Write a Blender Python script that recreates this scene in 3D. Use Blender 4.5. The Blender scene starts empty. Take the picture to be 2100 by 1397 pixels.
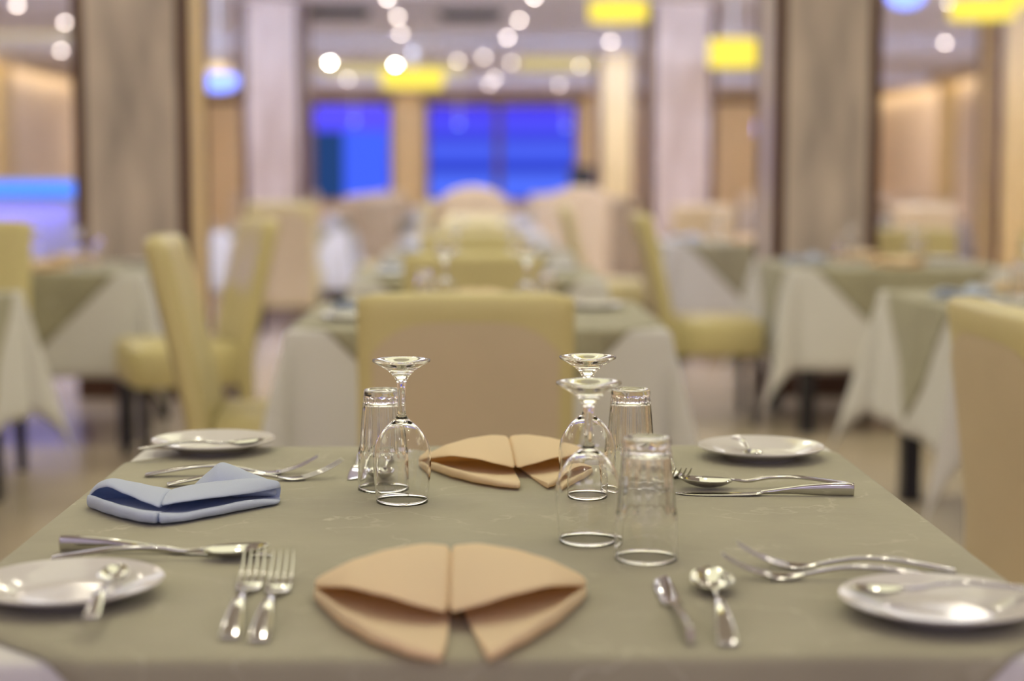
import bpy, bmesh, math, random
from mathutils import Vector, Matrix, noise
random.seed(7)
sc = bpy.context.scene
R = math.radians
# ------------------------------------------------------------------ camera
CAM_H, FPX, CX, CY = 1.141, 3353.0, 1050.0, 698.5
PITCH, YAW = R(5.58), R(1.18)
cam_d = bpy.data.cameras.new('camera'); cam = bpy.data.objects.new('camera', cam_d)
sc.collection.objects.link(cam); sc.camera = cam
cam.location = (0, 0, CAM_H); cam.rotation_euler = (R(90) - PITCH, 0, -YAW)
cam_d.sensor_width = 36; cam_d.lens = 36 * FPX / 2100; cam_d.clip_end = 100; cam_d.clip_start = .05
cam_d.dof.use_dof = True; cam_d.dof.focus_distance = 1.98; cam_d.dof.aperture_fstop = 2.05
# ------------------------------------------------------------------ view, world
sc.view_settings.view_transform = 'Standard'; sc.view_settings.look = 'None'
sc.view_settings.exposure = 0.0; sc.view_settings.gamma = 1.0
sc.view_settings.use_curve_mapping = False
w = bpy.data.worlds.new('world'); sc.world = w; w.use_nodes = True
w.node_tree.nodes['Background'].inputs[0].default_value = (.6, .6, .75, 1)
w.node_tree.nodes['Background'].inputs[1].default_value = .2
sc.cycles.max_bounces = 24; sc.cycles.transmission_bounces = 24; sc.cycles.glossy_bounces = 4
sc.cycles.diffuse_bounces = 4; sc.cycles.sample_clamp_indirect = 30; sc.cycles.use_denoising = True
sc.cycles.blur_glossy = .5
HC = 2.70                                   # ceiling height
X0, X1, Y0, Y1 = -6.0, 7.0, -4.0, 29.0      # the hall
def area(x, y, z, sx, sy, power, col, rot=(0, 0, 0)):
    l = bpy.data.lights.new('added_area_light', 'AREA'); l.shape = 'RECTANGLE'
    l.size, l.size_y, l.energy, l.color = sx, sy, power, col
    o = bpy.data.objects.new('added_area_light', l); sc.collection.objects.link(o)
    o.location = (x, y, z); o.rotation_euler = rot
WARM, YEL, PINK, WHITE = (.90, .93, 1), (.96, .97, .66), (.82, .79, 1.15), (.70, .82, 1.15)
# unseen area lights added to brighten the near tables (all above and behind the picture's top edge)
for x in (-3.6, 0, 3.6):
    area(x, -2.4, HC - .03, 2.0, 2.0, 27, PINK)
    area(x, 2.6, HC - .03, 2.0, 2.0, 17, YEL)
    area(x, 6.3, HC - .03, 2.0, 2.0, 26, YEL)
    area(x, 9.9, HC - .03, 2.0, 2.0, 38, WARM)
# strip lights added behind the ceiling beams, all across the hall, washing the ceiling beyond
for y, p, c in ((11.84, 230, WHITE), (18.04, 310, WHITE), (24.74, 120, (1, .87, .68))):
    area(.5, y, HC - .10, 12, .07, p, c, (R(138), 0, 0))
    area(.5, y + .22, HC - .02, 12, .3, 65, (1, .92, .84))
# unseen lights added behind the timber pelmets to brighten both side walls
for x, sx in ((X0, 1), (X1, -1)):
    area(x + sx * .12, 20.0, HC - .06, .10, 17.5, 40, (1, .88, .66))

# ------------------------------------------------------------------ helpers
C = sc.collection
def at(px, py, z):
    """point of the room on the level z that the lens sees at this pixel of the 2100x1397 frame"""
    d = Vector(((px - CX) / FPX, -(py - CY) / FPX, -1))
    d = cam.rotation_euler.to_matrix() @ d
    return Vector((0, 0, CAM_H)) + d * ((z - CAM_H) / d.z)
def link(name, me, parent=None, mats=()):
    o = bpy.data.objects.new(name, me); C.objects.link(o)
    for m in mats: me.materials.append(m)
    if parent: o.parent = parent
    return o
def obj(name, verts, faces, mat, parent=None, smooth=True, sub=0, solid=0, bevel=0):
    me = bpy.data.meshes.new(name); me.from_pydata([tuple(v) for v in verts], [], faces); me.update()
    bm = bmesh.new(); bm.from_mesh(me); bmesh.ops.recalc_face_normals(bm, faces=bm.faces); bm.to_mesh(me); bm.free()
    if smooth: me.polygons.foreach_set('use_smooth', [True] * len(me.polygons))
    o = link(name, me, parent, (mat,))
    if bevel:
        m = o.modifiers.new('b', 'BEVEL'); m.width = bevel; m.segments = 3; m.limit_method = 'ANGLE'
    if solid:
        m = o.modifiers.new('s', 'SOLIDIFY'); m.thickness = solid; m.offset = -1
    if sub:
        m = o.modifiers.new('u', 'SUBSURF'); m.levels = sub; m.render_levels = sub
    return o
def tag(o, label, cat, group=None):
    o['label'] = label; o['category'] = cat
    if group: o['group'] = group
    return o
def empty(name, loc=(0, 0, 0), rz=0):
    o = bpy.data.objects.new(name, None); C.objects.link(o); o.location = loc; o.rotation_euler.z = rz
    o.empty_display_size = .1
    return o
def children(o): return [c for c in C.objects if c.parent == o]
def copy_tree(o, parent=None, kids=None):
    c = o.copy(); C.objects.link(c); c.parent = parent
    for ch in children(o): copy_tree(ch, c)
    return c
def boxv(x0, x1, y0, y1, z0, z1):
    v = [(x, y, z) for x in (x0, x1) for y in (y0, y1) for z in (z0, z1)]
    f = [(0, 1, 3, 2), (4, 6, 7, 5), (0, 4, 5, 1), (2, 3, 7, 6), (0, 2, 6, 4), (1, 5, 7, 3)]
    return v, f
def box(name, b, mat, parent=None, bevel=0):
    v, f = boxv(*b); return obj(name, v, f, mat, parent, smooth=bool(bevel), bevel=bevel)
def structure(o): o['kind'] = 'structure'; return o
def merge(*parts):
    V, F = [], []
    for v, f in parts:
        n = len(V); V += list(v); F += [tuple(i + n for i in q) for q in f]
    return V, F
def rings(rs, closed=True, caps=True):
    n = len(rs[0]); V = [p for r in rs for p in r]; F = []
    for i in range(len(rs) - 1):
        for j in range(n if closed else n - 1):
            k = (j + 1) % n; F.append((i * n + j, i * n + k, (i + 1) * n + k, (i + 1) * n + j))
    if caps: F.append(tuple(range(n - 1, -1, -1))); F.append(tuple((len(rs) - 1) * n + j for j in range(n)))
    return V, F
def spline(pts, n):
    """Catmull-Rom through the points, n steps per span"""
    P = [Vector(p) for p in pts]; P = [2 * P[0] - P[1]] + P + [2 * P[-1] - P[-2]]; out = []
    for i in range(1, len(P) - 2):
        for k in range(n):
            t = k / n; a, b, c, d = P[i - 1:i + 3]
            out.append(.5 * ((2 * b) + (c - a) * t + (2 * a - 5 * b + 4 * c - d) * t * t + (3 * b - a - 3 * c + d) * t ** 3))
    out.append(P[-2]); return out
def lathe(profile, seg=64, rmod=None):
    V, F = [], []; ids = []
    for r, z in profile:
        if r < 1e-5: ids.append([len(V)]); V.append((0, 0, z))
        else:
            row = []
            for j in range(seg):
                a = 2 * math.pi * j / seg; rr = r * (rmod(a, z, r) if rmod else 1)
                row.append(len(V)); V.append((rr * math.cos(a), rr * math.sin(a), z))
            ids.append(row)
    for a, b in zip(ids, ids[1:]):
        for j in range(seg):
            k = (j + 1) % seg
            if len(a) == 1 and len(b) == 1: break
            if len(a) == 1: F.append((a[0], b[j], b[k]))
            elif len(b) == 1: F.append((a[j], b[0], a[k]))
            else: F.append((a[j], b[j], b[k], a[k]))
    return V, F
def lerp(a, b, t): return a + (b - a) * t
def interp(t, xs, ys):
    if t <= xs[0]: return ys[0]
    for i in range(len(xs) - 1):
        if t <= xs[i + 1]:
            u = (t - xs[i]) / (xs[i + 1] - xs[i]); u = u * u * (3 - 2 * u) * .5 + u * .5
            return lerp(ys[i], ys[i + 1], u)
    return ys[-1]
# ------------------------------------------------------------------ materials
def mat(name, col, rough=.6, metal=0, noise_s=0, noise_a=.1, bump=0, bump_s=200, col2=None, spec=.5, sheen=0, stretch=None, coat=0, trans=None):
    m = bpy.data.materials.new(name); m.use_nodes = True; nt = m.node_tree; b = nt.nodes['Principled BSDF']
    b.inputs['Base Color'].default_value = (*col, 1); b.inputs['Roughness'].default_value = rough
    b.inputs['Metallic'].default_value = metal; b.inputs['Specular IOR Level'].default_value = spec
    if sheen: b.inputs['Sheen Weight'].default_value = sheen
    if coat: b.inputs['Coat Weight'].default_value = coat; b.inputs['Coat Roughness'].default_value = .05
    tc = nt.nodes.new('ShaderNodeTexCoord'); mp = nt.nodes.new('ShaderNodeMapping')
    nt.links.new(tc.outputs['Object'], mp.inputs[0])
    if stretch: mp.inputs['Scale'].default_value = stretch
    if noise_s:
        n = nt.nodes.new('ShaderNodeTexNoise'); n.inputs['Scale'].default_value = noise_s; n.inputs['Detail'].default_value = 5
        r = nt.nodes.new('ShaderNodeValToRGB'); c2 = col2 or tuple(min(1, c * (1 + noise_a)) for c in col)
        c1 = col if col2 else tuple(c * (1 - noise_a) for c in col)
        r.color_ramp.elements[0].position = .3; r.color_ramp.elements[1].position = .7
        r.color_ramp.elements[0].color = (*c1, 1); r.color_ramp.elements[1].color = (*c2, 1)
        nt.links.new(mp.outputs[0], n.inputs['Vector']); nt.links.new(n.outputs[0], r.inputs[0])
        nt.links.new(r.outputs[0], b.inputs['Base Color'])
    if bump:
        n2 = nt.nodes.new('ShaderNodeTexNoise'); n2.inputs['Scale'].default_value = bump_s; n2.inputs['Detail'].default_value = 4
        bp = nt.nodes.new('ShaderNodeBump'); bp.inputs['Strength'].default_value = bump; bp.inputs['Distance'].default_value = .002
        nt.links.new(mp.outputs[0], n2.inputs['Vector']); nt.links.new(n2.outputs[0], bp.inputs['Height'])
        nt.links.new(bp.outputs[0], b.inputs['Normal'])
    if trans:   # thin cotton lets some light through
        tr = nt.nodes.new('ShaderNodeBsdfTranslucent'); tr.inputs[0].default_value = (*trans[0], 1)
        mx = nt.nodes.new('ShaderNodeMixShader'); mx.inputs[0].default_value = trans[1]
        nt.links.new(b.outputs[0], mx.inputs[1]); nt.links.new(tr.outputs[0], mx.inputs[2]); nt.links.new(mx.outputs[0], nt.nodes['Material Output'].inputs[0])
    return m
def emis(name, col, strength):
    m = bpy.data.materials.new(name); m.use_nodes = True; nt = m.node_tree; nt.nodes.remove(nt.nodes['Principled BSDF'])
    e = nt.nodes.new('ShaderNodeEmission'); e.inputs[0].default_value = (*col, 1); e.inputs[1].default_value = strength
    nt.links.new(e.outputs[0], nt.nodes['Material Output'].inputs[0]); return m
def glass(name, col=(1, 1, 1), ior=1.46):
    m = bpy.data.materials.new(name); m.use_nodes = True; nt = m.node_tree; nt.nodes.remove(nt.nodes['Principled BSDF'])
    g = nt.nodes.new('ShaderNodeBsdfGlass'); g.inputs['Color'].default_value = (*col, 1); g.inputs['Roughness'].default_value = 0
    g.inputs['IOR'].default_value = ior
    nt.links.new(g.outputs[0], nt.nodes['Material Output'].inputs[0]); return m
def topper_mat():
    m = mat('grey_table_linen', (.36, .335, .265), .8, sheen=.15); nt = m.node_tree; b = nt.nodes['Principled BSDF']
    tc = nt.nodes.new('ShaderNodeTexCoord')
    n1 = nt.nodes.new('ShaderNodeTexNoise'); n1.inputs['Scale'].default_value = 5; n1.inputs['Detail'].default_value = 8
    r1 = nt.nodes.new('ShaderNodeValToRGB'); r1.color_ramp.elements[0].position = .35; r1.color_ramp.elements[1].position = .68
    r1.color_ramp.elements[0].color = (.30, .275, .195, 1); r1.color_ramp.elements[1].color = (.36, .335, .235, 1)
    nt.links.new(tc.outputs['Object'], n1.inputs['Vector']); nt.links.new(n1.outputs[0], r1.inputs[0])
    # pale worn creases, a sparse web of short lines
    nw = nt.nodes.new('ShaderNodeTexNoise'); nw.inputs['Scale'].default_value = 9; nw.inputs['Detail'].default_value = 6
    nt.links.new(tc.outputs['Object'], nw.inputs['Vector'])
    r2 = nt.nodes.new('ShaderNodeValToRGB'); e = r2.color_ramp.elements
    e[0].position = .485; e[0].color = (0, 0, 0, 1); e[1].position = .5; e[1].color = (1, 1, 1, 1)
    e3 = r2.color_ramp.elements.new(.515); e3.color = (0, 0, 0, 1)
    nt.links.new(nw.outputs[0], r2.inputs[0])
    n3 = nt.nodes.new('ShaderNodeTexNoise'); n3.inputs['Scale'].default_value = 14
    r3 = nt.nodes.new('ShaderNodeValToRGB'); r3.color_ramp.elements[0].position = .42; r3.color_ramp.elements[1].position = .7
    nt.links.new(tc.outputs['Object'], n3.inputs['Vector']); nt.links.new(n3.outputs[0], r3.inputs[0])
    mu = nt.nodes.new('ShaderNodeMath'); mu.operation = 'MULTIPLY'
    nt.links.new(r2.outputs[0], mu.inputs[0]); nt.links.new(r3.outputs[0], mu.inputs[1])
    m2 = nt.nodes.new('ShaderNodeMath'); m2.operation = 'MULTIPLY'; m2.inputs[1].default_value = .75
    nt.links.new(mu.outputs[0], m2.inputs[0])
    mx = nt.nodes.new('ShaderNodeMix'); mx.data_type = 'RGBA'; mx.inputs[7].default_value = (.52, .49, .38, 1)
    nt.links.new(m2.outputs[0], mx.inputs[0]); nt.links.new(r1.outputs[0], mx.inputs[6]); nt.links.new(mx.outputs[2], b.inputs['Base Color'])
    # weave + soft rumple
    wv = nt.nodes.new('ShaderNodeTexNoise'); wv.inputs['Scale'].default_value = 900
    rm = nt.nodes.new('ShaderNodeTexNoise'); rm.inputs['Scale'].default_value = 22; rm.inputs['Detail'].default_value = 5
    for n in (wv, rm): nt.links.new(tc.outputs['Object'], n.inputs['Vector'])
    b1 = nt.nodes.new('ShaderNodeBump'); b1.inputs['Strength'].default_value = .35; b1.inputs['Distance'].default_value = .0006
    b2 = nt.nodes.new('ShaderNodeBump'); b2.inputs['Strength'].default_value = .4; b2.inputs['Distance'].default_value = .004
    nt.links.new(wv.outputs[0], b1.inputs['Height']); nt.links.new(rm.outputs[0], b2.inputs['Height'])
    nt.links.new(b1.outputs[0], b2.inputs['Normal']); nt.links.new(b2.outputs[0], b.inputs['Normal'])
    return m
M = dict(
    topper=topper_mat(),
    white=mat('white_table_linen', (.65, .63, .63), .8, bump=.3, bump_s=40),
    cream=mat('peach_napkin_cotton', (.86, .71, .48), .85, bump=.25, bump_s=700, sheen=.1, trans=((1, .68, .25), .25)),
    blue=mat('blue_napkin_cotton', (.56, .62, .78), .85, bump=.25, bump_s=700, sheen=.1, trans=((.15, .45, 1), .15)),
    china=mat('white_china', (.66, .63, .62), .10, spec=.38),
    steel=mat('polished_steel', (.55, .54, .52), .06, 1),
    glass=glass('clear_glass'),
    olive=mat('olive_cream_leather', (.60, .51, .25), .42, bump=.2, bump_s=250, noise_s=3, noise_a=.06),
    tan=mat('tan_leather', (.57, .46, .31), .5, bump=.2, bump_s=250, noise_s=3, noise_a=.05),
    creamc=mat('cream_leather', (.60, .46, .28), .5, bump=.2, bump_s=250, noise_s=3, noise_a=.05),
    black=mat('black_wood', (.012, .010, .012), .35),
    board=mat('dark_table_board', (.10, .07, .05), .5),
    floor=mat('polished_tile_floor', (.66, .55, .44), .22, noise_s=2.5, noise_a=.08, coat=.3),
    ceil=mat('painted_ceiling', (.84, .82, .90), .9, noise_s=.6, noise_a=.04),
    wall=mat('cream_wallpaper', (.74, .58, .40), .8, noise_s=1.2, noise_a=.05),
    wallf=mat('gold_timber_wall', (.58, .42, .22), .5, noise_s=2, noise_a=.1, stretch=(4, 4, .4)),
    brown=mat('dark_brown_timber', (.075, .028, .014), .45, noise_s=6, noise_a=.2, stretch=(6, 6, .5)),
    gold=mat('gold_timber', (.62, .44, .18), .4, noise_s=4, noise_a=.15, stretch=(6, 6, .5)),
    marble=mat('veined_beige_marble', (.33, .275, .25), .3, noise_s=2.2, col2=(.62, .51, .45), stretch=(3, 3, .7)),
    marblew=mat('veined_peach_marble', (.42, .31, .235), .35, noise_s=2.2, col2=(.62, .49, .40), stretch=(3, 3, .7)),
    counter=mat('glow_tinted_counter', (.42, .42, .62), .5),  # white counter; the blue glow on it is mixed into this colour
    trimw=mat('white_trim', (.7, .7, .7), .4),
    dark=mat('dark_cabinet', (.03, .025, .02), .5),
    bulb=emis('warm_bulb', (1, .84, .76), 22), bulb_hot=emis('bright_bulb', (1, .93, .74), 160),
    bulb_near=emis('near_bulb', (1, .92, .72), 200),
    shade=emis('yellow_lamp_shade', (1, .80, .10), 1.25), shade_c=emis('yellow_cove', (.85, .70, .32), .8),
    bluelamp=emis('blue_lamp_glass', (.20, .30, 1), 2.8), blueled=emis('blue_led_strip', (.08, .25, 1), 1.6),
)
# ------------------------------------------------------------------ the hall
t = .15
structure(box('floor', (X0, X1, Y0, Y1, -t, 0), M['floor']))
structure(box('ceiling', (X0, X1, Y0, Y1, HC, HC + t), M['ceil']))
structure(box('wall_left', (X0 - t, X0, Y0, Y1, -t, HC + t), M['wall']))
structure(box('wall_right', (X1, X1 + t, Y0, Y1, -t, HC + t), M['wall']))
structure(box('wall_back', (X0 - t, X1 + t, Y0 - t, Y0, -t, HC + t), M['ceil']))
# far wall with three blue-lit windows
def X_at(px, y): return (px - 981) * y / FPX
WZ0, WZ1 = .78, 2.47
wins = [(X_at(643, Y1), X_at(806, Y1)), (X_at(876, Y1), X_at(1183, Y1))]
segs = [X0 - t] + [c for w_ in wins for c in w_] + [X1 + t]; parts = []
for i in range(0, len(segs), 2): parts.append(boxv(segs[i], segs[i + 1], Y1, Y1 + t, -t, HC + t))
for a, b in wins: parts += [boxv(a, b, Y1, Y1 + t, -t, WZ0), boxv(a, b, Y1, Y1 + t, WZ1, HC + t)]
v, f = merge(*parts); structure(obj('wall_far', v, f, M['wallf'], smooth=False))
def pane_mat(name, stops, axis_scale, strength=1.0):
    m = bpy.data.materials.new(name); m.use_nodes = True; nt = m.node_tree; nt.nodes.remove(nt.nodes['Principled BSDF'])
    e = nt.nodes.new('ShaderNodeEmission'); e.inputs[1].default_value = strength
    tc = nt.nodes.new('ShaderNodeTexCoord'); sp = nt.nodes.new('ShaderNodeSeparateXYZ'); r = nt.nodes.new('ShaderNodeValToRGB')
    mr = nt.nodes.new('ShaderNodeMapRange'); mr.inputs[1].default_value = WZ0; mr.inputs[2].default_value = WZ1
    nt.links.new(tc.outputs['Object'], sp.inputs[0]); nt.links.new(sp.outputs[2], mr.inputs[0]); nt.links.new(mr.outputs[0], r.inputs[0])
    cr = r.color_ramp; cr.elements[0].position, cr.elements[0].color = stops[0][0], (*stops[0][1], 1)
    cr.elements[1].position, cr.elements[1].color = stops[-1][0], (*stops[-1][1], 1)
    for p, c in stops[1:-1]: k = cr.elements.new(p); k.color = (*c, 1)
    nt.links.new(r.outputs[0], e.inputs[0]); nt.links.new(e.outputs[0], nt.nodes['Material Output'].inputs[0]); return m
banded = pane_mat('blue_slatted_glow', [(0, (.08, .16, 1)), (.25, (.09, .17, 1)), (.33, (.03, .05, .55)), (.42, (.05, .09, .80)), (.56, (.09, .15, 1)),
                                        (.66, (.04, .05, .65)), (.72, (.08, .09, .98)), (.9, (.09, .07, .98)), (1, (.07, .04, .80))], 1)
topglow = emis('violet_blue_glow', (.10, .08, 1), 1.2); blueglow = emis('blue_window_glow', (.06, .13, 1), 1.1)
darkglow = emis('dim_blue_window_glow', (.02, .06, .20), 1)
def window(n, a, b, panes, bars):
    o = structure(empty('window_%d' % n, (0, 0, 0)))
    fw = .05; P = [boxv(a, a + fw, Y1 - .03, Y1 + .1, WZ0, WZ1), boxv(b - fw, b, Y1 - .03, Y1 + .1, WZ0, WZ1),
                   boxv(a, b, Y1 - .03, Y1 + .1, WZ0, WZ0 + fw), boxv(a, b, Y1 - .03, Y1 + .1, WZ1 - fw * .4, WZ1)]
    for x in bars: P.append(boxv(x - .06, x + .06, Y1 - .03, Y1 + .1, WZ0, WZ1))
    v, f = merge(*P); obj('window_frame', v, f, M['brown'], o, smooth=False)
    for x0, x1, z0, z1, m in panes: box('window_pane', (x0, x1, Y1 + .04, Y1 + .055, z0, z1), m, o)
(a1, b1), (a2, b2) = wins
xm = X_at(708, Y1); zt = 2.02
window(1, a1, b1, [(a1, b1, zt, WZ1, topglow), (a1, xm, WZ0, zt, darkglow), (xm, b1, WZ0, zt, blueglow)], [])
window(2, a2, b2, [(a2, X_at(1022, Y1), WZ0, WZ1, banded), (X_at(1022, Y1), b2, WZ0, WZ1, banded)], [X_at(1022, Y1)])
# gold pilaster between the windows and the header band over them
structure(box('trim_1', (X_at(812, Y1), X_at(868, Y1), Y1 - .2, Y1 - .002, 0, HC), M['gold']))
structure(box('trim_2', (X0, X1, Y1 - .12, Y1 - .001, 2.5, 2.6), M['brown']))
structure(box('trim_3', (X_at(1195, Y1), X_at(1232, Y1), Y1 - .2, Y1 - .002, 0, HC), M['gold']))
# ceiling beams, dropped to hide the added strip lights
for i, y in enumerate((11.6, 17.8, 24.5)):
    structure(box('trim_%d' % (4 + i), (X0, X1, y, y + .22, HC - .14, HC - .001), M['ceil']))
# skirtings and timber pilasters on the side walls
for i, (x, sx) in enumerate(((X0, 1), (X1, -1))):
    a, b = sorted((x + sx * .24, x + sx * .28)); structure(box('trim_%d' % (20 + i), (a, b, 11, Y1 - .15, HC - .16, HC - .001), M['wallf']))  # timber pelmets added to hide the wall lights
structure(box('baseboard_left', (X0, X0 + .02, Y0, Y1, 0, .12), M['brown']))
structure(box('baseboard_right', (X1 - .02, X1, Y0, Y1, 0, .12), M['brown']))
k = 7
for x, ys, m in ((X0, (16.0, 20.5, 25.0), M['gold']), (X1, (17.2, 21.6), M['brown']), (X1, (17.8, 24.0), M['gold'])):
    for y in ys:
        xa, xb = (x, x + .12) if x < 0 else (x - .12, x)
        structure(box('trim_%d' % k, (xa, xb, y, y + .5, 0, HC), m)); k += 1
# marble-clad pillars with brown corner trims
def pillar(cx, y, wd=.56, side='gold', front='marble'):
    o = structure(empty('pillar', (cx, y + wd / 2, 0))); h = wd / 2; e = .065
    box('pillar_core', (-h + .01, h - .01, -h + .01, h - .01, 0, HC), M[side], o)
    box('marble_panel', (-h + e, h - e, -h, -h + .02, .1, HC), M[front], o)
    for sx in (-1, 1):
        for sy in (-1, 1):
            xa, ya = sx * h, sy * h
            box('corner_trim', (min(xa, xa - sx * e), max(xa, xa - sx * e), min(ya, ya - sy * e), max(ya, ya - sy * e), 0, HC), M['brown'], o)
    box('plinth', (-h - .01, h + .01, -h - .01, h + .01, 0, .12), M['brown'], o)
    return o
pillar(-1.80, 8.6, .60); pillar(1.83, 8.6, .56, 'marble')
pillar(-1.80, 14.5, .56, 'marblew', 'marblew'); pillar(1.80, 14.5, .60, 'gold', 'marblew')
pillar(1.72, 20.4, .50, 'gold', 'gold'); pillar(4.80, 14.3, .56, 'gold', 'gold'); pillar(-4.9, 14.4, .5, 'gold', 'marblew')
# ------------------------------------------------------------------ tables and linen
def hang(u, v, hx, hy, z, wave=0, flap=True):
    """flat cloth point (u, v) on a table of half sizes hx, hy -> draped point"""
    a, b = abs(u) - hx, abs(v) - hy; su, sv = (1 if u > 0 else -1), (1 if v > 0 else -1); r0 = .010
    def drop(s):
        if s < r0 * 1.5708: th = s / r0; return r0 * math.sin(th), r0 * (1 - math.cos(th))
        return r0, r0 + s - r0 * 1.5708
    if a <= 0 and b <= 0: return (u, v, z)
    if a > 0 and b > 0 and flap:
        r = math.hypot(a, b); th = math.degrees(math.atan2(b, a)); s2 = math.sin(R(2 * th))
        o, d = drop(r); kk = (th - 45) / 45; phi = R(45 + 45 * (1 if kk > 0 else -1) * abs(kk) ** 2.2)
        hz = o + r * (.05 + .30 * s2); dn = d * (1 + .10 * s2 - .02)
        return (su * (hx + hz * math.cos(phi)), sv * (hy + hz * math.sin(phi)), z - dn)
    if a > 0:
        o, d = drop(a); wv = wave * math.sin(v * 17 + 1) * d
        return (su * (hx + o + .05 * d + wv), v, z - d)
    o, d = drop(b); wv = wave * math.sin(u * 15 + .5) * d
    return (u, sv * (hy + o + .05 * d + wv), z - d)
def axis(h, hangl, n, m):
    s = [h * (2 * i / n - 1) for i in range(n + 1)]
    e = [0, .004, .008, .012, .016] + [.016 + (hangl - .016) * (i / m) for i in range(1, m + 1)]
    return sorted(set([round(-h - x, 5) for x in e] + [round(x, 5) for x in s] + [round(h + x, 5) for x in e]))
def cloth_mesh(hx, hy, hl, z, n, m, diamond=0, wave=.03, skew=0):
    us, vs = axis(hx, hl, n, m), axis(hy, hl, n, m); bm = bmesh.new()
    g = [[bm.verts.new((u, v, 0)) for v in vs] for u in us]
    for i in range(len(us) - 1):
        for j in range(len(vs) - 1): bm.faces.new((g[i][j], g[i + 1][j], g[i + 1][j + 1], g[i][j + 1]))
    if diamond:
        for sx in (-1, 1):
            for sy in (-1, 1):
                bmesh.ops.bisect_plane(bm, geom=bm.verts[:] + bm.edges[:] + bm.faces[:], plane_co=(sx * diamond if sx < 0 else diamond + skew, 0, 0), plane_no=(sx, sy, 0), clear_outer=True)
    for vt in bm.verts: vt.co = hang(vt.co.x, vt.co.y, hx, hy, z, wave)
    bmesh.ops.recalc_face_normals(bm, faces=bm.faces)
    me = bpy.data.meshes.new('cloth'); bm.to_mesh(me); bm.free()
    me.polygons.foreach_set('use_smooth', [True] * len(me.polygons)); return me
TZ = .75
def solidify(o, t_):
    m = o.modifiers.new('s', 'SOLIDIFY'); m.thickness = t_; m.offset = -1 if o.data.polygons[0].normal.z > 0 else 1
def make_table(hx, hy, n=16, m=12, skew=0):
    tb = empty('dining_table')
    box('table_top', (-hx + .003, hx - .003, -hy + .003, hy - .003, .715, .7445), M['board'], tb, bevel=.004)
    for sx in (-1, 1):
        for sy in (-1, 1):
            x, y = sx * (hx - .09), sy * (hy - .09)
            box('leg', (x - .033, x + .033, y - .033, y + .033, 0, .715), M['black'], tb)
    c = link('tablecloth', cloth_mesh(hx, hy, .45, .7470, n, m), None, (M['white'],)); solidify(c, .001)
    tp = link('table_topper', cloth_mesh(hx + .0025, hy + .0025, .42, TZ, n, m, diamond=hx + .41, skew=skew), None, (M['topper'],)); solidify(tp, .001)
    return tb, c, tp
HX, HYF, HYB = .5, 1.325, 2.393
HCX, HCY = .0125, (HYF + HYB) / 2
tb, cl, tp = make_table(HX, (HYB - HYF) / 2, 24, 16, .065)
for o in (tb, cl, tp): o.location = (HCX, HCY, 0)
tag(tb, 'black-legged dining table hidden under the grey topper nearest the lens, set for four', 'table')
tag(cl, 'white undercloth showing only at both front corners of the nearest table', 'tablecloth')
tag(tp, 'grey linen topper covering the nearest table, under the forks, plates and napkins', 'table topper')
proto = make_table(.5, .5)
def put_table(cx, yf, where, first=[True]):
    global proto
    if first[0]: os_ = proto; first[0] = False
    else: os_ = [copy_tree(o) for o in proto]
    for o in os_: o.location = (cx, yf + .5, 0)
    tag(os_[0], 'black-legged square table, %s' % where, 'table')
    tag(os_[1], 'white undercloth with long hanging corners, %s' % where, 'tablecloth')
    tag(os_[2], 'grey diamond-laid topper, %s' % where, 'table topper')
# ------------------------------------------------------------------ tableware
def prof(pts, n=5): return [(max(p.x, 0), p.y) for p in [Vector((q[0], q[1])) for q in []]] if not pts else [(max(p[0], 0), p[1]) for p in spline([(a, b, 0) for a, b in pts], n)]
gob_out = [(0, .1700), (.010, .1708), (.024, .1738), (.0342, .1752), (.0350, .1738), (.0335, .1716), (.018, .1625), (.0088, .1530), (.0058, .144), (.0048, .132),
           (.0049, .113), (.0064, .1055), (.0115, .1000), (.0215, .0908), (.0305, .0780), (.0352, .0620), (.0355, .045), (.0336, .022), (.0317, 0)]
gob_in = [(.0304, 0), (.0323, .022), (.0341, .045), (.0338, .0615), (.0292, .0770), (.0202, .0895), (.0105, .0968), (.0040, .0990), (0, .0994)]
def make_goblet():
    v, f = lathe(prof(gob_out, 4) + prof(gob_in, 4), 64)
    return obj('wine_goblet', v, f, M['glass'])
def make_tumbler():
    def rm(a, z, r):
        k = min(1, max(0, (z - .047) / .004)) * min(1, max(0, (.121 - z) / .004))
        return 1 - .075 * k * (abs(math.sin(a * 7)) ** .7)
    out = prof([(0, .1255), (.016, .1258), (.0215, .1278), (.0243, .1270), (.0250, .122), (.0250, .118), (.0262, .108), (.0285, .08), (.0305, .055), (.0318, .050), (.0320, .045), (.0325, .02), (.0330, 0)], 4)
    inn = prof([(.0314, 0), (.0306, .02), (.0296, .045), (.0272, .055), (.0255, .08), (.0232, .104), (.0200, .110), (0, .111)], 4)
    v, f = lathe(out, 112, rm); v2, f2 = lathe(inn, 112)
    # join outer and inner rims
    V, F = merge((v, f), (v2, f2)); no = len(v); a0, b0 = no - 112, no
    for j in range(112): k = (j + 1) % 112; F.append((a0 + j, b0 + j, b0 + k, a0 + k))
    return obj('water_tumbler', V, F, M['glass'])
def make_plate():
    up = [(0, .0040), (.030, .0040), (.048, .0048), (.056, .0075), (.070, .0125), (.084, .0165), (.0885, .0180), (.0892, .0170)]
    dn = [(.086, .0145), (.070, .0095), (.056, .0040), (.052, .0015), (.0505, 0), (.0480, 0), (.0470, .0014), (0, .0014)]
    v, f = lathe(prof(up, 4) + prof(dn, 3), 72); return obj('side_plate', v, f, M['china'])
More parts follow.
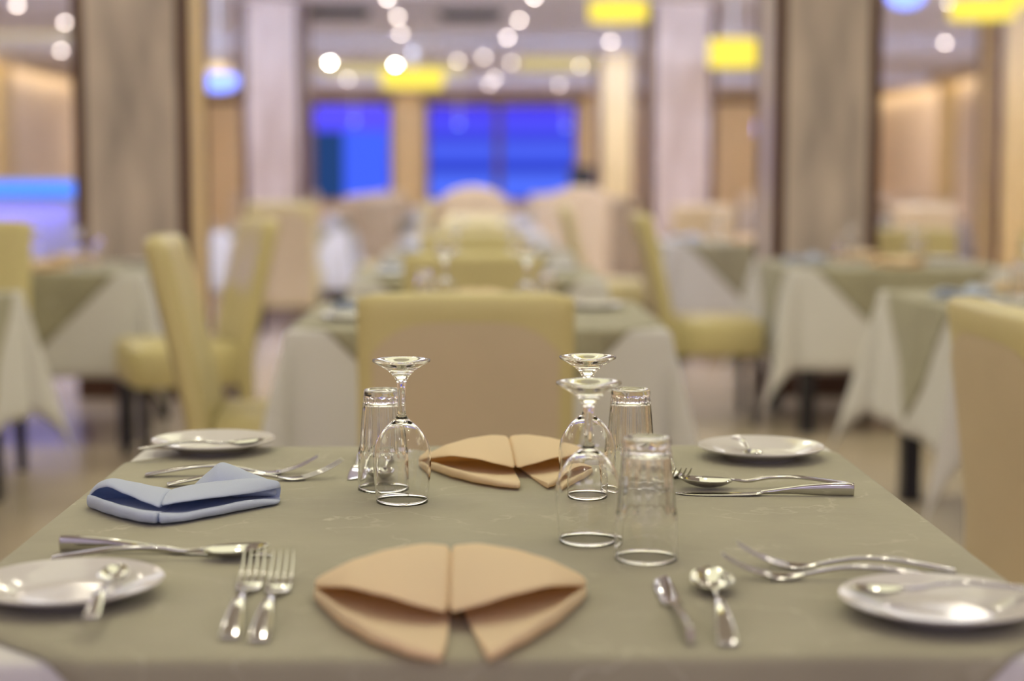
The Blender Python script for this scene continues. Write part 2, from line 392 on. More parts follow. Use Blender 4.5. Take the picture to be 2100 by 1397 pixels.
def strip(secs, n=5, seg=12, power=2.6):
    """secs: (x, z, half_width, half_thickness, twist_deg, y) -> lofted bar along x"""
    S = []; P = [spline([(s[i], 0, 0) for s in secs], n) for i in range(6)]
    for i in range(len(P[0])): S.append([P[k_][i].x for k_ in range(6)])
    rs = []
    for x, z, w_, t_, tw, y in S:
        w_, t_ = max(w_, .0003), max(t_, .0003); r = []
        for j in range(seg):
            a = 2 * math.pi * j / seg; c_, s_ = math.cos(a), math.sin(a)
            yy = w_ * math.copysign(abs(c_) ** (2 / power), c_); zz = t_ * math.copysign(abs(s_) ** (2 / power), s_)
            q = R(tw); r.append((x, y + yy * math.cos(q) - zz * math.sin(q), z + yy * math.sin(q) + zz * math.cos(q)))
        rs.append(r)
    return rings(rs)
def S6(l): return [tuple(list(s) + [0] * (6 - len(s))) for s in l]
HANDLE = S6([(0, .0030, .0085, .0012), (.003, .0034, .0092, .0018), (.03, .0080, .0085, .0020), (.06, .0125, .0062, .0022), (.09, .0125, .0036, .0024), (.112, .0085, .0026, .0024), (.128, .0050, .0034, .0019)])
def make_fork():
    o = empty('dinner_fork'); v, f = strip(HANDLE); obj('handle', v, f, M['steel'], o)
    v, f = strip(S6([(.126, .0052, .0030, .0018), (.134, .0034, .0085, .0012), (.142, .0026, .0122, .0009), (.152, .0028, .0128, .0009), (.158, .0036, .0128, .0009)]))
    obj('fork_head', v, f, M['steel'], o)
    for i in range(4):
        y = (i - 1.5) * .0069
        v, f = strip(S6([(.156, .0033, .0021, .0009, 0, y), (.165, .0056, .0019, .0009, 0, y), (.180, .0110, .0017, .0009, 0, y), (.194, .0185, .0013, .0008, 0, y * .98), (.204, .0250, .0006, .0005, 0, y * .97)]), 3, 8)
        obj('tine', v, f, M['steel'], o)
    return o
def bowl(x0, x1, wmax, depth, z0, lift, n=16, m=14, egg=.15):
    """shallow spoon bowl: upper skin and lower skin"""
    V = [];
    for side in (0, 1):
        for i in range(n + 1):
            t_ = i / n; x = lerp(x0, x1, t_); tt = t_ ** (1 - egg) if egg else t_
            hw = wmax * math.sqrt(max(0, 1 - (2 * tt - 1) ** 2)) + .0006
            for j in range(m + 1):
                s = 2 * j / m - 1; prof_ = (1 - s * s)
                dz = -depth * prof_ * (1 - (2 * tt - 1) ** 2) ** .8
                V.append((x, s * hw, z0 + depth + lift * t_ * t_ + dz - side * .0010 * (1 if 0 < j < m else .3) + .0010))
    F = []; N = (n + 1) * (m + 1)
    for s in (0, 1):
        for i in range(n):
            for j in range(m):
                q = [s * N + i * (m + 1) + j, s * N + (i + 1) * (m + 1) + j, s * N + (i + 1) * (m + 1) + j + 1, s * N + i * (m + 1) + j + 1]
                F.append(tuple(q))
    for i in range(n):
        for j in (0, m):
            a = i * (m + 1) + j; b = (i + 1) * (m + 1) + j; F.append((a, b, b + N, a + N))
    for i in (0, n):
        for j in range(m):
            a = i * (m + 1) + j; F.append((a, a + 1, a + 1 + N, a + N))
    return V, F
def make_spoon(name='soup_spoon', L=.128, bw=.0205, bl=.058, dp=.010, egg=.0, sc_=1.0):
    o = empty(name); h = [(s[0] * L / .128, s[1] * sc_, s[2] * sc_, s[3], 0, 0) for s in HANDLE]
    h[-1] = (L + .002, dp + .001, .0028 * sc_, .0016, 0, 0)
    v, f = strip(h); obj('handle', v, f, M['steel'], o)
    v, f = bowl(L - .001, L + bl, bw, dp, 0, .004, egg=egg); obj('spoon_bowl', v, f, M['steel'], o)
    return o
def make_knife():
    o = empty('dinner_knife')
    v, f = strip(S6([(0, .0088, .0080, .0028, 90), (.002, .0090, .0086, .0036, 90), (.03, .0088, .0084, .0036, 90), (.06, .0082, .0066, .0036, 88), (.085, .0070, .0045, .0034, 70), (.105, .0052, .0038, .0030, 25), (.118, .0040, .0050, .0022, 8)]))
    obj('handle', v, f, M['steel'], o)
    v, f = strip(S6([(.114, .0040, .0045, .0020), (.124, .0028, .0085, .0010), (.15, .0018, .0098, .0007), (.19, .0015, .0100, .0006), (.213, .0015, .0075, .0005, 0, -.002), (.226, .0015, .0020, .0003, 0, -.006)]))
    obj('blade', v, f, M['steel'], o)
    return o
# napkin folded as an open bow: on each side an upper roll over a lower flap
def lobe_pair(P, sgn):
    n = 14; up, lo = [], []
    for i in range(n + 1):
        t_ = i / n; x = -sgn * (P['half'] * (1 - t_) - .002)
        g = lambda k: interp(t_, P['t'], P[k])
        yb, yr, zr, yl, zl, yf = g('yb'), g('yr'), g('zr'), g('yl'), g('zl'), g('yf')
        s1, s2 = P.get('tiltx', 0) * t_, P.get('flapx', 0) * t_ ** 3
        e = .0030
        # closed ring of the rolled upper sheet
        up.append([(x, yb, .004), (x, yb + .004, zr * .45), (x, lerp(yb, yr, .6), zr * .9), (x, yr, zr), (x, lerp(yr, yl, .35), lerp(zr, zl, .22) + .002),
                   (x, lerp(yr, yl, .7), lerp(zr, zl, .62) + .002), (x, yl, zl + .001), (x, yl - .001, zl - e), (x, lerp(yl, yr, .25), zl - e * .4 - .001),
                   (x, lerp(yl, yr, .55), lerp(zl, zr, .35) - e), (x, lerp(yl, yb, .75), lerp(zl, .004, .55)), (x, yb - .012, .001)])
        fr = lambda y: s2 * max(0, min(1, (yb - y) / max(.02, yb - yf)))
        rim = g('zf')
        pts = [(yb - .004, .0012), (lerp(yb, yf, .5), .0008), (yf + .010, .0008), (yf + .001, rim * .35), (yf, rim * .75), (yf + .006, rim), (yf + .016, rim * .93),
               (lerp(yf, yb, .32), rim * .5), (lerp(yf, yb, .55), rim * .25 + .002), (lerp(yf, yb, .8), .006), (yb - .002, .0085)]
        lo.append([(x + sgn * fr(y), y, z) for y, z in pts])
    return rings(up), rings(lo)
def make_napkin(name, m, L, Rr, seam=True):
    o = empty(name)
    for P, s in ((L, 1), (Rr, -1)):
        a, b = lobe_pair(P, s)
        obj('upper_fold', a[0], a[1], m, o, sub=2)
        obj('lower_flap', b[0], b[1], m, o, sub=2)
    return o
TT = [0, .12, .3, .55, .8, 1]
BOW = dict(half=.131, t=TT, yb=[.080, .082, .086, .094, .100, .102], yr=[.070, .066, .068, .072, .078, .080], zr=[.015, .026, .037, .046, .050, .047],
           yl=[.056, .014, -.026, -.052, -.060, -.056], zl=[.013, .024, .033, .032, .024, .016], yf=[.046, -.006, -.066, -.120, -.152, -.166], zf=[.012, .017, .018, .016, .013, .011], flapx=-.002)
BOWR = dict(BOW); BOWR['flapx'] = -.036
def place(o, p, rz=0, s=1.0, rx=0, ry=0):
    p = Vector(p)
    o.location = p; o.rotation_euler = (rx, ry, rz); o.scale = (s, s, s); return o
def lay(o, end, tip, L, zoff=0):
    """rest a piece of cutlery so that its handle end and its tip lie at these pixels"""
    a = at(*end, TZ + .004); b = at(*tip[:2], TZ + (tip[2] if len(tip) > 2 else .01)); d = b - a
    o.location = (a.x, a.y, TZ + zoff); o.rotation_euler = (0, 0, math.atan2(d.y, d.x))
    k = max(.85, min(1.25, math.hypot(d.x, d.y) / L)); o.scale = (k, 1, 1); return o
LF, LS, LK = .204, .186, .226
GS = 'settings on the nearest table'
# goblets
gob0 = make_goblet(); p = at(825, 1029, TZ); place(gob0, p)
tag(gob0, 'upturned wine goblet standing alone on the side of the blue napkin', 'goblet', 'upturned wine goblets on the nearest table')
def dup(o, label, cat, group=None):
    c = copy_tree(o); tag(c, label, cat, group)
    if not group and 'group' in c: del c['group']
    return c
g2 = dup(gob0, 'upturned wine goblet with the highest foot, farther of the overlapping two', 'goblet', 'upturned wine goblets on the nearest table'); place(g2, at(1204, 1017, TZ), 0, 1.0)
g3 = dup(gob0, 'upturned wine goblet in front of another goblet, touching the nearest tumbler', 'goblet', 'upturned wine goblets on the nearest table'); place(g3, at(1206, 1110, TZ), .3)
tum0 = make_tumbler(); place(tum0, at(787, 1003, TZ))
tag(tum0, 'upturned fluted tumbler behind the lone goblet, before the dark spoon', 'tumbler', 'upturned tumblers on the nearest table')
t2 = dup(tum0, 'upturned fluted tumbler farther back, right behind the pair of goblets', 'tumbler', 'upturned tumblers on the nearest table'); place(t2, at(1292, 1001, TZ), .2)
t3 = dup(tum0, 'upturned fluted tumbler closest to the lens, above the round soup spoon', 'tumbler', 'upturned tumblers on the nearest table'); place(t3, at(1325, 1146, TZ), .1)
# plates
pl0 = make_plate(); place(pl0, at(438, 924, TZ))
tag(pl0, 'white side plate behind the blue napkin, with a thin spoon across it', 'plate', 'white side plates on the nearest table')
for (px, py), lab in (((1560, 938), 'white side plate at the far corner, behind the thick-handled knife'),
                      ((140, 1226), 'white side plate cut by the frame edge, beside the pair of forks'),
                      ((1925, 1262), 'white side plate nearest the lens, beneath the pair of arched forks')):
    q = dup(pl0, lab, 'plate', 'white side plates on the nearest table'); place(q, at(px, py, TZ))
# napkins
nf = make_napkin('folded_napkin', M['cream'], BOW, BOWR); place(nf, (at(920, 1240, TZ + .02).x, 1.452, TZ))
tag(nf, 'peach napkin folded as a bow at the front edge of the nearest table', 'napkin', 'folded napkins on the nearest table')
nb = dup(nf, 'pale yellow folded napkin at the back edge, between the goblets', 'napkin', 'folded napkins on the nearest table')
place(nb, at(1052, 968, TZ), R(4), 1.0); nb.scale = (.93, .85, .85)
BL = dict(half=.104, t=TT, yb=[.062, .070, .076, .078, .076, .070], yr=[.050, .040, .034, .024, .010, .000], zr=[.013, .030, .037, .033, .029, .026],
          yl=[.040, .022, .002, -.020, -.044, -.056], zl=[.011, .027, .034, .028, .023, .018], yf=[.024, .006, -.022, -.052, -.076, -.086], zf=[.018, .019, .019, .018, .017, .017])
BR = dict(half=.130, t=TT, yb=[.066, .074, .080, .082, .078, .070], yr=[.060, .056, .050, .040, .024, .004], zr=[.025, .030, .032, .031, .029, .026],
          yl=[.052, .034, .006, -.026, -.054, -.062], zl=[.022, .021, .022, .024, .025, .022], yf=[.034, .018, -.008, -.042, -.072, -.086], zf=[.006, .011, .014, .013, .012, .016], lip=.0015)
bn = make_napkin('folded_napkin', M['blue'], BL, BR); place(bn, at(345, 1052, TZ), R(2))
# the corner that stands up behind the right-hand roll
hr = []
for i in range(13):
    t_ = i / 12; x = lerp(.014, .124, t_); hz = interp(t_, [0, .2, .36, .5, .75, 1], [.014, .034, .050, .043, .031, .020]); dd = interp(t_, [0, .36, 1], [.016, .026, .010])
    hr.append([(x, .060 - dd, .010), (x, .064 - dd, hz * .72), (x, .072 - dd * .5, hz * .97), (x, .076, hz), (x, .080, hz * .97), (x, .080 + dd * .5, hz * .5), (x, .080 + dd, .008), (x, .07, .004)])
v, f = rings(hr); obj('raised_corner', v, f, M['blue'], bn, sub=2)
tag(bn, 'light blue folded napkin on the nearest table', 'napkin', 'folded napkins on the nearest table')
# cutlery
FG, SG, KG = 'forks on the nearest table', 'spoons on the nearest table', 'knives on the nearest table'
fk = make_fork(); lay(fk, (470, 1306), (523, 1130, .022), LF); tag(fk, 'fork of the side-by-side pair, the one nearer the cut-off plate', 'fork', FG)
def fork(lab, e, t_, z=0): q = dup(fk, lab, 'fork', FG); return lay(q, e, t_, LF, z)
fork('fork of the side-by-side pair, the one nearer the peach napkin', (530, 1312), (582, 1134, .022))
fork('fork with arched handle, farther of the two before the tabletop edge', (1960, 1168), (1510, 1118, .022))
fork('fork with arched handle, nearer of the two, just above the white plate', (1934, 1184), (1478, 1142, .022), .0005)
fork('side-on fork behind the blue napkin, tines reaching closest to the tumbler', (342, 992), (703, 946, .022))
fork('side-on fork behind the blue napkin, tines ending shorter', (298, 972), (655, 938, .022))
fork('far fork with upright dark tines beyond the near tumbler', (1352, 926), (1408, 972, .022))
sp = make_spoon(); lay(sp, (1494, 1320), (1444, 1128, .012), LS)
tag(sp, 'round soup spoon standing out alone at the front, mirroring lamps', 'spoon', SG)
def spoon(lab, e, t_, z=0): q = dup(sp, lab, 'spoon', SG); return lay(q, e, t_, LS, z)
spoon('spoon crossing the knife in front of the blue napkin', (108, 1142), (552, 1112, .018), .0005)
spoon('spoon lying along the knife beside the far plate', (1745, 992), (1392, 985, .012), .001)
spoon('dark-looking spoon seen through the lone goblet and tumbler', (800, 925), (768, 985, .012))
kn = make_knife(); lay(kn, (1416, 1318), (1352, 1176, .004), LK); tag(kn, 'slim knife seen end-on beside the round soup spoon', 'knife', KG)
def knife(lab, e, t_, z=0): q = dup(kn, lab, 'knife', KG); return lay(q, e, t_, LK, z)
knife('knife with thick upright handle just before the blue napkin', (125, 1124), (560, 1136, .002))
knife('knife with thick upright handle before the far corner plate', (1750, 1012), (1385, 1012, .002))
knife('knife beside the dark-looking spoon at the back edge', (742, 930), (728, 975, .003))
# teaspoons on the plates
ts = make_spoon('tea_spoon', .095, .0135, .042, .006, .0, .75)
def on_plate(o, a, b, za, zb, lab):
    pa, pb = at(*a, TZ + za), at(*b, TZ + zb); d = pb - pa; L = .138
    o.location = pa; o.scale = (max(.8, min(1.35, d.length / L)), 1, 1)
    o.rotation_euler = (0, -math.atan2(d.z, math.hypot(d.x, d.y)), math.atan2(d.y, d.x)); tag(o, lab, 'spoon', 'small spoons resting on side plates')
on_plate(ts, (186, 1272), (250, 1165), .0185, .012, 'small spoon on the cut-off plate beside the pair of forks')
on_plate(copy_tree(ts), (2110, 1212), (1742, 1225), .022, .010, 'small spoon on the nearest white plate')
on_plate(copy_tree(ts), (284, 924), (545, 914), .017, .012, 'thin spoon overhanging the plate behind the blue napkin')
on_plate(copy_tree(ts), (1508, 902), (1550, 946), .018, .008, 'small spoon on the far plate behind the knife')
# ------------------------------------------------------------------ chairs
def chair(h, wd, mat_back, mat_seat, arch=0, name='dining_chair', panel=True, lean=.042):
    o = empty(name); hw = wd / 2; V = []; rs = []
    zs = [.22, .30, .42, .55, .68, .78, h - .05, h - .02, h - .006, h]
    nx = 12
    def top(x): return -arch * (x / hw) ** 2 - .012 * abs(x / hw) ** 8
    def yback(z): return -.215 - lean * max(0, (z - .42) / (h - .42)) ** 1.15
    for z in zs:
        k_ = z / h; th = .036 if z < h - .01 else .028 if z < h else .016
        front, back = [], []
        for i in range(nx + 1):
            x = -hw + wd * i / nx; zz = z + (top(x) * max(0, (z - .55) / (h - .55)))
            edge = 1 - .35 * abs(x / hw) ** 10
            curve = -.018 * (1 - (x / hw) ** 2)
            front.append((x, yback(z) + th * edge + curve, zz)); back.append((x, yback(z) - th * edge + curve, zz))
        rs.append(front + back[::-1])
    v, f = rings(rs); obj('backrest', v, f, mat_back, o)
    if panel:   # raised arched rear panel and its piping
        pv = []; pw = hw - .035; n = 28; rowz = lambda s: (h - .065) - .075 * abs(s) ** 4
        N = []
        for i in range(n + 1):
            s = 2 * i / n - 1; x = s * pw; zt_ = rowz(s)
            col = []
            for j in range(12):
                z = lerp(.25, zt_, j / 11); col.append((x, yback(z) - .036 - .018 * (1 - (x / hw) ** 2) - .0045 * (1 - abs(s) ** 12) * (1 if 0 < j < 11 else .2), z))
            N.append(col)
        v, f = rings(N, closed=False, caps=False); obj('back_panel', v, f, M['tan'] if mat_back is M['olive'] else mat_back, o)
    # seat and rail
    bx = []
    for z, e in ((.33, .006), (.34, 0), (.46, 0), (.485, .008), (.495, .03)):
        bx.append([(-hw + e, -.19, z), (-hw * .5, -.19, z), (hw * .5, -.19, z), (hw - e, -.19, z), (hw - e, .0, z), (hw - e, .20 - e, z), (hw - .02 - e, .222 - e, z), (0, .226 - e, z), (-hw + .02 + e, .222 - e, z), (-hw + e, .20 - e, z), (-hw + e, 0, z)])
    v, f = rings(bx); obj('seat', v, f, mat_seat, o)
    for sx in (-1, 1):
        for y, sl in ((.185, 0), (-.20, -.03)):
            a = .021; x = sx * (hw - .035)
            v = [(x - a * .8, y - a * .8 + sl, 0), (x + a * .8, y - a * .8 + sl, 0), (x + a * .8, y + a * .8 + sl, 0), (x - a * .8, y + a * .8 + sl, 0)]
            w_ = [(x - a, y - a, .335), (x + a, y - a, .335), (x + a, y + a, .335), (x - a, y + a, .335)]
            v, f = rings([v, w_]); obj('leg', v, f, M['black'], o, smooth=False)
    return o
protos = {}
def put_chair(kind, x, y, rz, label, group=None):
    if kind not in protos:
        protos[kind] = {'low': lambda: chair(.885, .50, M['olive'], M['olive']), 'tall': lambda: chair(.99, .50, M['olive'], M['olive'], lean=.12), 'wide': lambda: chair(.90, .66, M['olive'], M['olive'], lean=.06),
                        'cream': lambda: chair(.97, .46, M['creamc'], M['creamc'], panel=False), 'arch': lambda: chair(1.10, .52, M['creamc'], M['creamc'], .09, panel=False)}[kind]()
        o = protos[kind]
    else: o = copy_tree(protos[kind]); [o.pop(k_, None) for k_ in ('group',)]
    o.location = (x, y, 0); o.rotation_euler.z = R(rz); tag(o, label, 'chair', group); return o
put_chair('low', -.029, 4.01, 0, 'olive and tan chair with an arched rear seam, centred behind the nearest table')
put_chair('low', -.018, 5.58, 180, 'olive chair of the centre row whose top shows over the first chair')
put_chair('low', -.03, 7.79, 180, 'olive chair of the centre row, third back top from the lens')
put_chair('low', -.02, 8.42, 0, 'olive chair of the centre row, fourth back top from the lens')
put_chair('low', -.02, 9.99, 180, 'olive chair of the centre row, fifth back top from the lens')
put_chair('low', -.02, 10.61, 0, 'olive chair of the centre row, sixth back top from the lens')
put_chair('low', -.02, 12.19, 180, 'olive chair of the centre row, last before the round-topped cream chair')
put_chair('arch', -.04, 13.1, 0, 'round-topped cream chair closing the centre row, against the blue windows')
put_chair('tall', -.54, 4.62, -86, 'olive side-on chair leaning at the left end of the second centre table')
put_chair('tall', -1.22, 6.66, 112, 'olive side-on chair leaning the other way behind the big olive side-on chair')
put_chair('tall', -2.02, 6.20, 180, 'tan-backed chair cut by the left frame edge, below the blue counter')
put_chair('tall', -1.42, 12.18, 0, 'cream-tan chair seen from behind with dark legs, below the second left pillar')
put_chair('tall', -.71, 12.95, 88, 'olive side-on chair beside the white-draped table, left of the centre row')
put_chair('tall', 1.11, 7.78, -90, 'olive side-on chair with black legs tucked to the right middle table')
put_chair('wide', 1.31, 3.18, -90, 'large tan chair back cut by the right frame edge')
put_chair('low', 2.36, 8.64, 180, 'olive chair back behind the draped table at the right, next to the marble pillar')
put_chair('low', 3.10, 8.30, 180, 'olive chair back cut by the right frame edge, beyond the draped table')
put_chair('tall', .90, 10.75, -90, 'olive side-on chair at the white table behind the right middle table')
put_chair('cream', 1.62, 11.55, 180, 'cream chair back over the white table, before the right gold column')
# ------------------------------------------------------------------ other tables
put_table(.0, 4.3, 'second of the centre row, behind the first tan chair')
put_table(.0, 6.5, 'third of the centre row')
put_table(.0, 8.7, 'fourth of the centre row')
put_table(.0, 10.9, 'fifth of the centre row')
put_table(.0, 13.45, 'last of the centre row, behind the round-topped chair')
put_table(-2.15, 4.9, 'cut by the left frame edge')
put_table(-1.94, 7.0, 'before the big left pillar')
put_table(-1.52, 12.55, 'by the cream-tan chair with dark legs')
put_table(1.955, 4.85, 'beside the large tan chair back at the right')
put_table(1.90, 7.24, 'before the right marble pillar')
put_table(1.70, 10.2, 'behind the olive side-on chair with black legs')
def ware(cx, yf, where, blue_left=True, full=True):
    g = 'tableware, ' + where
    items = [(pl0, 'plate', 'white side plate', (-.36, .30), (.36, .70)), (gob0, 'goblet', 'upturned goblet', (-.10, .62), (.14, .42)),
             (tum0, 'tumbler', 'upturned tumbler', (-.16, .54), (.20, .50))]
    for src, cat, nm, *ps in items:
        for (x, y) in ps:
            q = copy_tree(src); place(q, (cx + x, yf + y, TZ)); tag(q, '%s on the table %s' % (nm, where), cat, '%s %ss' % (g, cat))
    for src, nm, x, y, rz in ((bn, 'blue folded napkin', -.33, .55, 10), (nf, 'cream folded napkin', .02, .17, 0), (nb, 'cream folded napkin', .0, .85, 0)):
        if not full and src is nb: continue
        q = copy_tree(src); place(q, (cx + x, yf + y, TZ), R(rz)); tag(q, '%s on the table %s' % (nm, where), 'napkin', '%s napkins' % g)
ware(.0, 4.3, 'behind the first tan chair'); ware(.0, 6.5, 'third in the centre row')
ware(.0, 8.7, 'fourth in the centre row', full=False)
ware(-2.15, 4.9, 'cut by the left frame edge'); ware(-1.94, 7.0, 'before the big left pillar')
ware(1.955, 4.85, 'beside the large tan chair back'); ware(1.90, 7.24, 'before the right marble pillar')
ware(1.70, 10.2, 'behind the olive side-on chair', full=False); ware(-1.52, 12.55, 'by the cream-tan chair', full=False)
# the far rows, blurred cream chairs round white tables
FR = 'cream chairs of the far rows'
for r_, y in enumerate((16.4, 20.0, 23.8)):
    for c_, x in enumerate((-4.6, -1.35 if r_ else -1.0, 1.35, 4.4)):
        if r_ == 1 and x > 1 and x < 2: x = .9
        wh = 'far %s row, %s' % (('sixteen-pace', 'middle', 'window-side')[r_].replace('sixteen-pace', 'nearest'), ('beside the left wall', 'left of the centre row', 'right of the centre row', 'beside the right wall')[c_])
        put_table(x, y, wh)
        for dx, dy, rz in ((0, -.33, 0), (0, 1.33, 180), (-.80, .5, -90), (.80, .5, 90)):
            if r_ == 1 and x == .9 and dx > 0: continue
            put_chair('cream', x + dx, y + dy, rz + random.uniform(-4, 4), 'cream chair of the %s' % wh, 'cream chairs, ' + wh)
put_chair('arch', .82, 13.9, 6, 'round-topped cream chair right of the centre row, beneath the blue windows')
put_chair('cream', 4.2, 11.2, 180, 'cream chair farther back near the right wall, before the gold pillar')
put_chair('cream', 3.3, 11.8, 180, 'cream chair near the right wall, next to the marble pillar edge')
# ------------------------------------------------------------------ counter, cabinet
ct = empty('buffet_counter', (-2.58, 10.5, 0))
box('counter_body', (-2.1, 0, 0, .6, 0, 1.04), M['counter'], ct, bevel=.01)
box('light_strip', (-2.12, .012, -.02, .0, 1.04, 1.14), M['blueled'], ct)
box('counter_top', (-2.14, .03, -.03, .63, 1.141, 1.155), M['counter'], ct, bevel=.005)
tag(ct, 'pale buffet counter with a blue glowing strip, at the left frame edge', 'counter')
l = bpy.data.lights.new('counter_glow', 'AREA'); l.shape = 'RECTANGLE'; l.size = 2; l.size_y = .06; l.energy = 9; l.color = (.14, .14, 1)
lo_ = bpy.data.objects.new('counter_glow', l); C.objects.link(lo_); lo_.location = (-3.6, 10.44, 1.02); lo_.rotation_euler = (R(-28), 0, 0)
cb = empty('side_cabinet', (X_at(1205, 22.5), 22.5, 0))
box('cabinet_body', (-.24, .24, 0, .4, 0, 1.30), M['dark'], cb, bevel=.01); box('cabinet_top', (-.26, .26, -.02, .42, 1.30, 1.335), M['black'], cb, bevel=.005)
tag(cb, 'black cabinet standing right of the blue windows', 'cabinet')
# ------------------------------------------------------------------ lamps
def hemi(r, sy=1): return lathe([(r * math.sin(R(a)), -r * math.cos(R(a)) * sy) for a in (0, 15, 30, 45, 60, 75, 90)] + [(r * .5, .002), (0, .003)], 20)
def downlight(name, bulb, stem):
    o = empty(name); v, f = lathe([(.036, 0), (.052, 0), (.055, .008), (.055, .02), (.03, .02), (.03, .005), (.036, 0)], 24); obj('trim_ring', v, f, M['trimw'], o)
    v, f = hemi(.022); v = [(a, b, c + .004) for a, b, c in v]; obj('bulb', v, f, bulb, o)
    if stem: box('stem', (-.008, .008, -.008, .008, .02, stem), M['trimw'], o)
    return o
DL = {}
def put_downlight(px, py, hot, label, group):
    z = HC - .02; p = at(px, py, z); st = 0
    for yb in (17.8, 24.5):
        if yb - .05 < p.y < yb + 2.2: st = .16; p = at(px, py, HC - .165)
    if p.y > Y1 - .3: st = .16; p = at(px, py, HC - .165)
    key = (hot, bool(st))
    if key not in DL: DL[key] = downlight('ceiling_spotlight', M['bulb_hot' if hot else 'bulb'], .165 if st else 0); o = DL[key]
    else: o = copy_tree(DL[key])
    o.location = (p.x, p.y, p.z); tag(o, label, 'ceiling light', group); return p
for (px, py) in ((35, 10), (133, 45), (125, 103), (43, 130), (103, 145)): put_downlight(px, py, False, 'small round spotlight on the ceiling left of the big left pillar', 'spotlights left of the big left pillar')
for (px, py) in ((815, 33), (822, 68), (860, 155), (713, 162), (795, -4)): put_downlight(px, py, False, 'small round spotlight on the ceiling over the left blue window', 'spotlights over the left blue window')
for (px, py) in ((1065, 40), (1041, 76), (992, 116), (938, 124), (1049, 128), (1014, 160), (1004, 172), (1095, -6)): put_downlight(px, py, False, 'small round spotlight of the cluster over the wide blue window', 'spotlights over the wide blue window')
for (px, py) in ((1252, 84), (1190, 135), (1147, 174), (1245, 167)): put_downlight(px, py, False, 'small round spotlight on the ceiling before the right gold column', 'spotlights before the right gold column')
for (px, py) in ((1465, 89), (1938, 87), (1947, 6)): put_downlight(px, py, False, 'small round spotlight %s' % ('touching the yellow drum lamp' if px < 1500 else 'over the bright right wall patch' if py > 50 else 'at the picture top, beside the long yellow lamp'), 'spotlights at the right')
put_downlight(676, 128, True, 'very bright round spotlight next to the second left pillar', None)
put_downlight(811, 132, True, 'very bright round spotlight over the yellow drum lamp', None)
blue_dot = downlight('blue_reflection_dot', emis('blue_dot_glow', (.12, .32, 1), 9), .62); first = True  # added blue bulbs stand in for lamp reflections in the windows
for px, py in ((942, 257), (1160, 262), (730, 252)):
    o = blue_dot if first else copy_tree(blue_dot); first = False
    s_ = FPX / 28.0; o.location = ((px - 981) / s_, 28.0, CAM_H + (371 - py) / s_); tag(o, 'small round blue glow standing in for a reflection in a blue window', 'ceiling light', 'blue reflection dots at the windows')
# near downlights above the tables, seen only as sparks in steel and glass
nl = downlight('ceiling_spotlight', M['bulb_near'], 0); first = True
for y in (-1.0, .8, 2.2, 4.2, 6.2, 8.2, 10.4):
    for x in (-3.0, -1.4, .0, 1.5, 3.1):
        o = nl if first else copy_tree(nl); first = False
        o.location = (x + (.3 if y in (.8, 4.2, 8.2) else 0) + .7, y, HC - .02); tag(o, 'round ceiling spotlight above the near tables', 'ceiling light', 'spotlights above the near tables')
        l = bpy.data.lights.new('spotlight_beam', 'AREA'); l.shape = 'DISK'; l.size = .12; l.energy = 1.0; l.color = (.96, .96, .80)
        q = bpy.data.objects.new('spotlight_beam', l); C.objects.link(q); q.location = (o.location.x, y, HC - .07)
DRUMS = {}
def drum(px0, px1, py0, py1, Y, label, m='shade', group=None):
    s = FPX / Y; z1, z0 = CAM_H + (371 - py0) / s, CAM_H + (371 - py1) / s; r = (px1 - px0) / 2 / s; x = ((px0 + px1) / 2 - 981) / s
    z1 = min(z1, HC - .03); o = empty('drum_lamp' if m == 'shade' else 'globe_lamp', (x, Y, 0))
    if m == 'shade':
        v, f = lathe([(0, z0), (r * .97, z0), (r, z0 + .01), (r, z1 - .005), (r * .97, z1), (0, z1)], 40)
        obj('lamp_shade', v, f, M[m], o, smooth=False)
    else:
        zc = (z0 + z1) / 2; hz = (z1 - z0) / 2
        v, f = lathe([(r * math.sin(R(a)), zc - hz * math.cos(R(a))) for a in range(0, 181, 12)], 32); obj('lamp_glass', v, f, M[m], o)
        v, f = lathe([(0, z1 + .06), (r * .5, z1 + .05), (r * .85, z1 - hz * .35), (r * .8, z1 - hz * .4), (0, z1)], 32); obj('lamp_cap', v, f, M['gold'], o)
    if HC - z1 > .04: box('cord', (-.006, .006, -.006, .006, z1, HC), M['trimw'], o)
    DRUMS.setdefault(m, o)
    return tag(o, label, 'pendant lamp', group)
drum(1205, 1325, 10, 48, 13.6, 'glowing yellow drum lamp near the picture top, before the right gold column')
drum(1450, 1548, 85, 140, 13.6, 'glowing yellow drum lamp beside the right marble-clad pillar, the tallest drum')
drum(785, 912, 148, 182, 18.2, 'glowing yellow drum lamp over the gap between the blue windows')
drum(1940, 2072, 6, 42, 13.4, 'long glowing yellow drum lamp in the upper right corner')
drum(2050, 2150, -14, 12, 12.2, 'glowing yellow drum lamp cut by the upper right corner')
drum(416, 497, 148, 192, 13.0, 'glowing blue lamp with a gold cap between the two left pillars', 'bluelamp')
drum(1811, 1888, -30, 22, 12.5, 'blue glowing lamp at the picture top over the right wall', 'bluelamp')
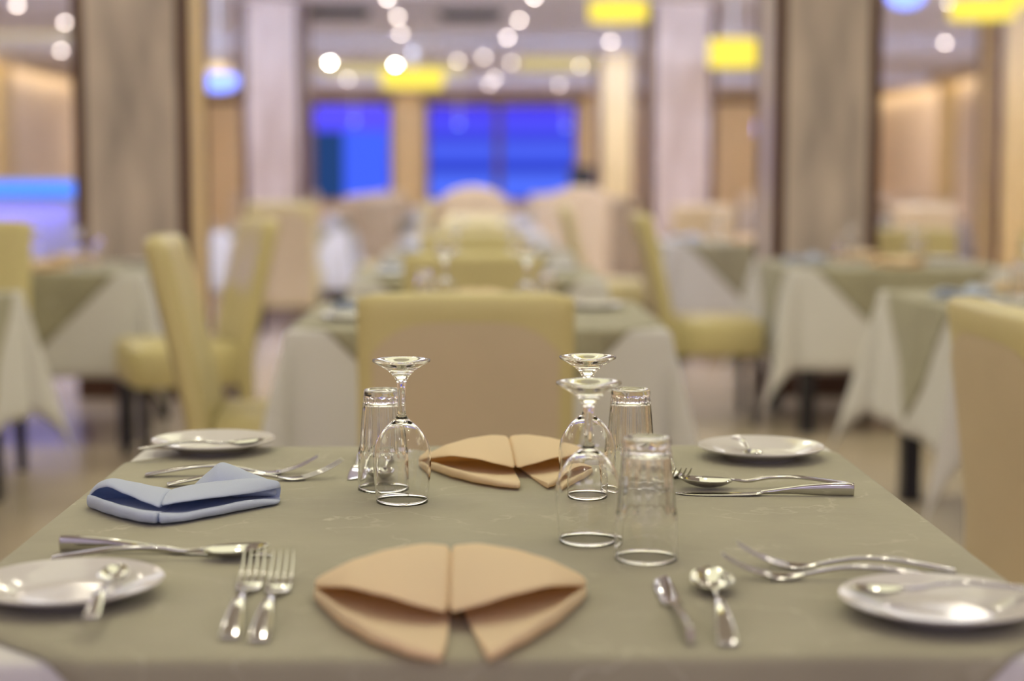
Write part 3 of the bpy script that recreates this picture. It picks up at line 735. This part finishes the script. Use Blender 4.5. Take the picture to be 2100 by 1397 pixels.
drum(1546, 1572, 240, 288, 13.4, 'small blue glowing lamp low beside the right marble pillar', 'bluelamp')
for x, y, m in ((-1.9, 3.0, 'shade'), (1.9, 3.4, 'shade'), (.6, 5.2, 'shade'), (-3.4, 6.0, 'shade'), (3.6, 6.6, 'shade'), (-.9, .2, 'shade'), (1.1, -.6, 'shade'),
                (-2.9, 4.4, 'bluelamp'), (2.9, 1.6, 'bluelamp'), (-.4, 8.2, 'bluelamp')):
    q = copy_tree(DRUMS[m]); q.location = (x, y, .12 if m == 'shade' else .38); q.scale = (.7, .7, 1)  # lamps added out of view so the steel catches coloured sparks
    tag(q, ('glowing yellow drum lamp' if m == 'shade' else 'glowing blue globe lamp') + ' added out of view above the near tables for reflections', 'pendant lamp', 'added lamps above the near tables, ' + m)
first = None
for px, py, lab in ((692, 22, 'dark square ceiling vent above the left blue window'), (965, 27, 'dark square ceiling vent above the wide blue window')):
    p = at(px, py, HC)
    if first is None:
        first = vt = empty('ceiling_vent'); box('vent_backing', (-.26, .26, -.26, .26, -.012, -.002), M['dark'], vt)
        v, f = merge(boxv(-.3, .3, -.3, -.26, -.02, -.001), boxv(-.3, .3, .26, .3, -.02, -.001), boxv(-.3, -.26, -.26, .26, -.02, -.001), boxv(.26, .3, -.26, .26, -.02, -.001)); obj('vent_frame', v, f, M['dark'], vt, smooth=False)
        v, f = merge(*[boxv(-.26, .26, y - .006, y + .006, -.05, -.012) for y in (-.2, -.12, -.04, .04, .12, .2)]); obj('slats', v, f, M['dark'], vt, smooth=False)
    else: vt = copy_tree(first)
    vt.location = (p.x, p.y, HC); tag(vt, lab, 'vent', 'ceiling vents')
# shallow yellow cove panels let into the ceiling
for (x0, x1, y0, y1, w_) in ((-5.8, -4.0, 17.6, 19.0, 'left of the big left pillar'), (.55, 1.95, 20.9, 23.2, 'before the right gold column'), (-2.2, -.2, 22.2, 24.4, 'over the left blue window')):
    o = box('cove_light', (x0, x1, y0, y1, HC - .012, HC - .002), M['shade_c']); tag(o, 'long dim yellow ceiling light %s' % w_, 'ceiling light')
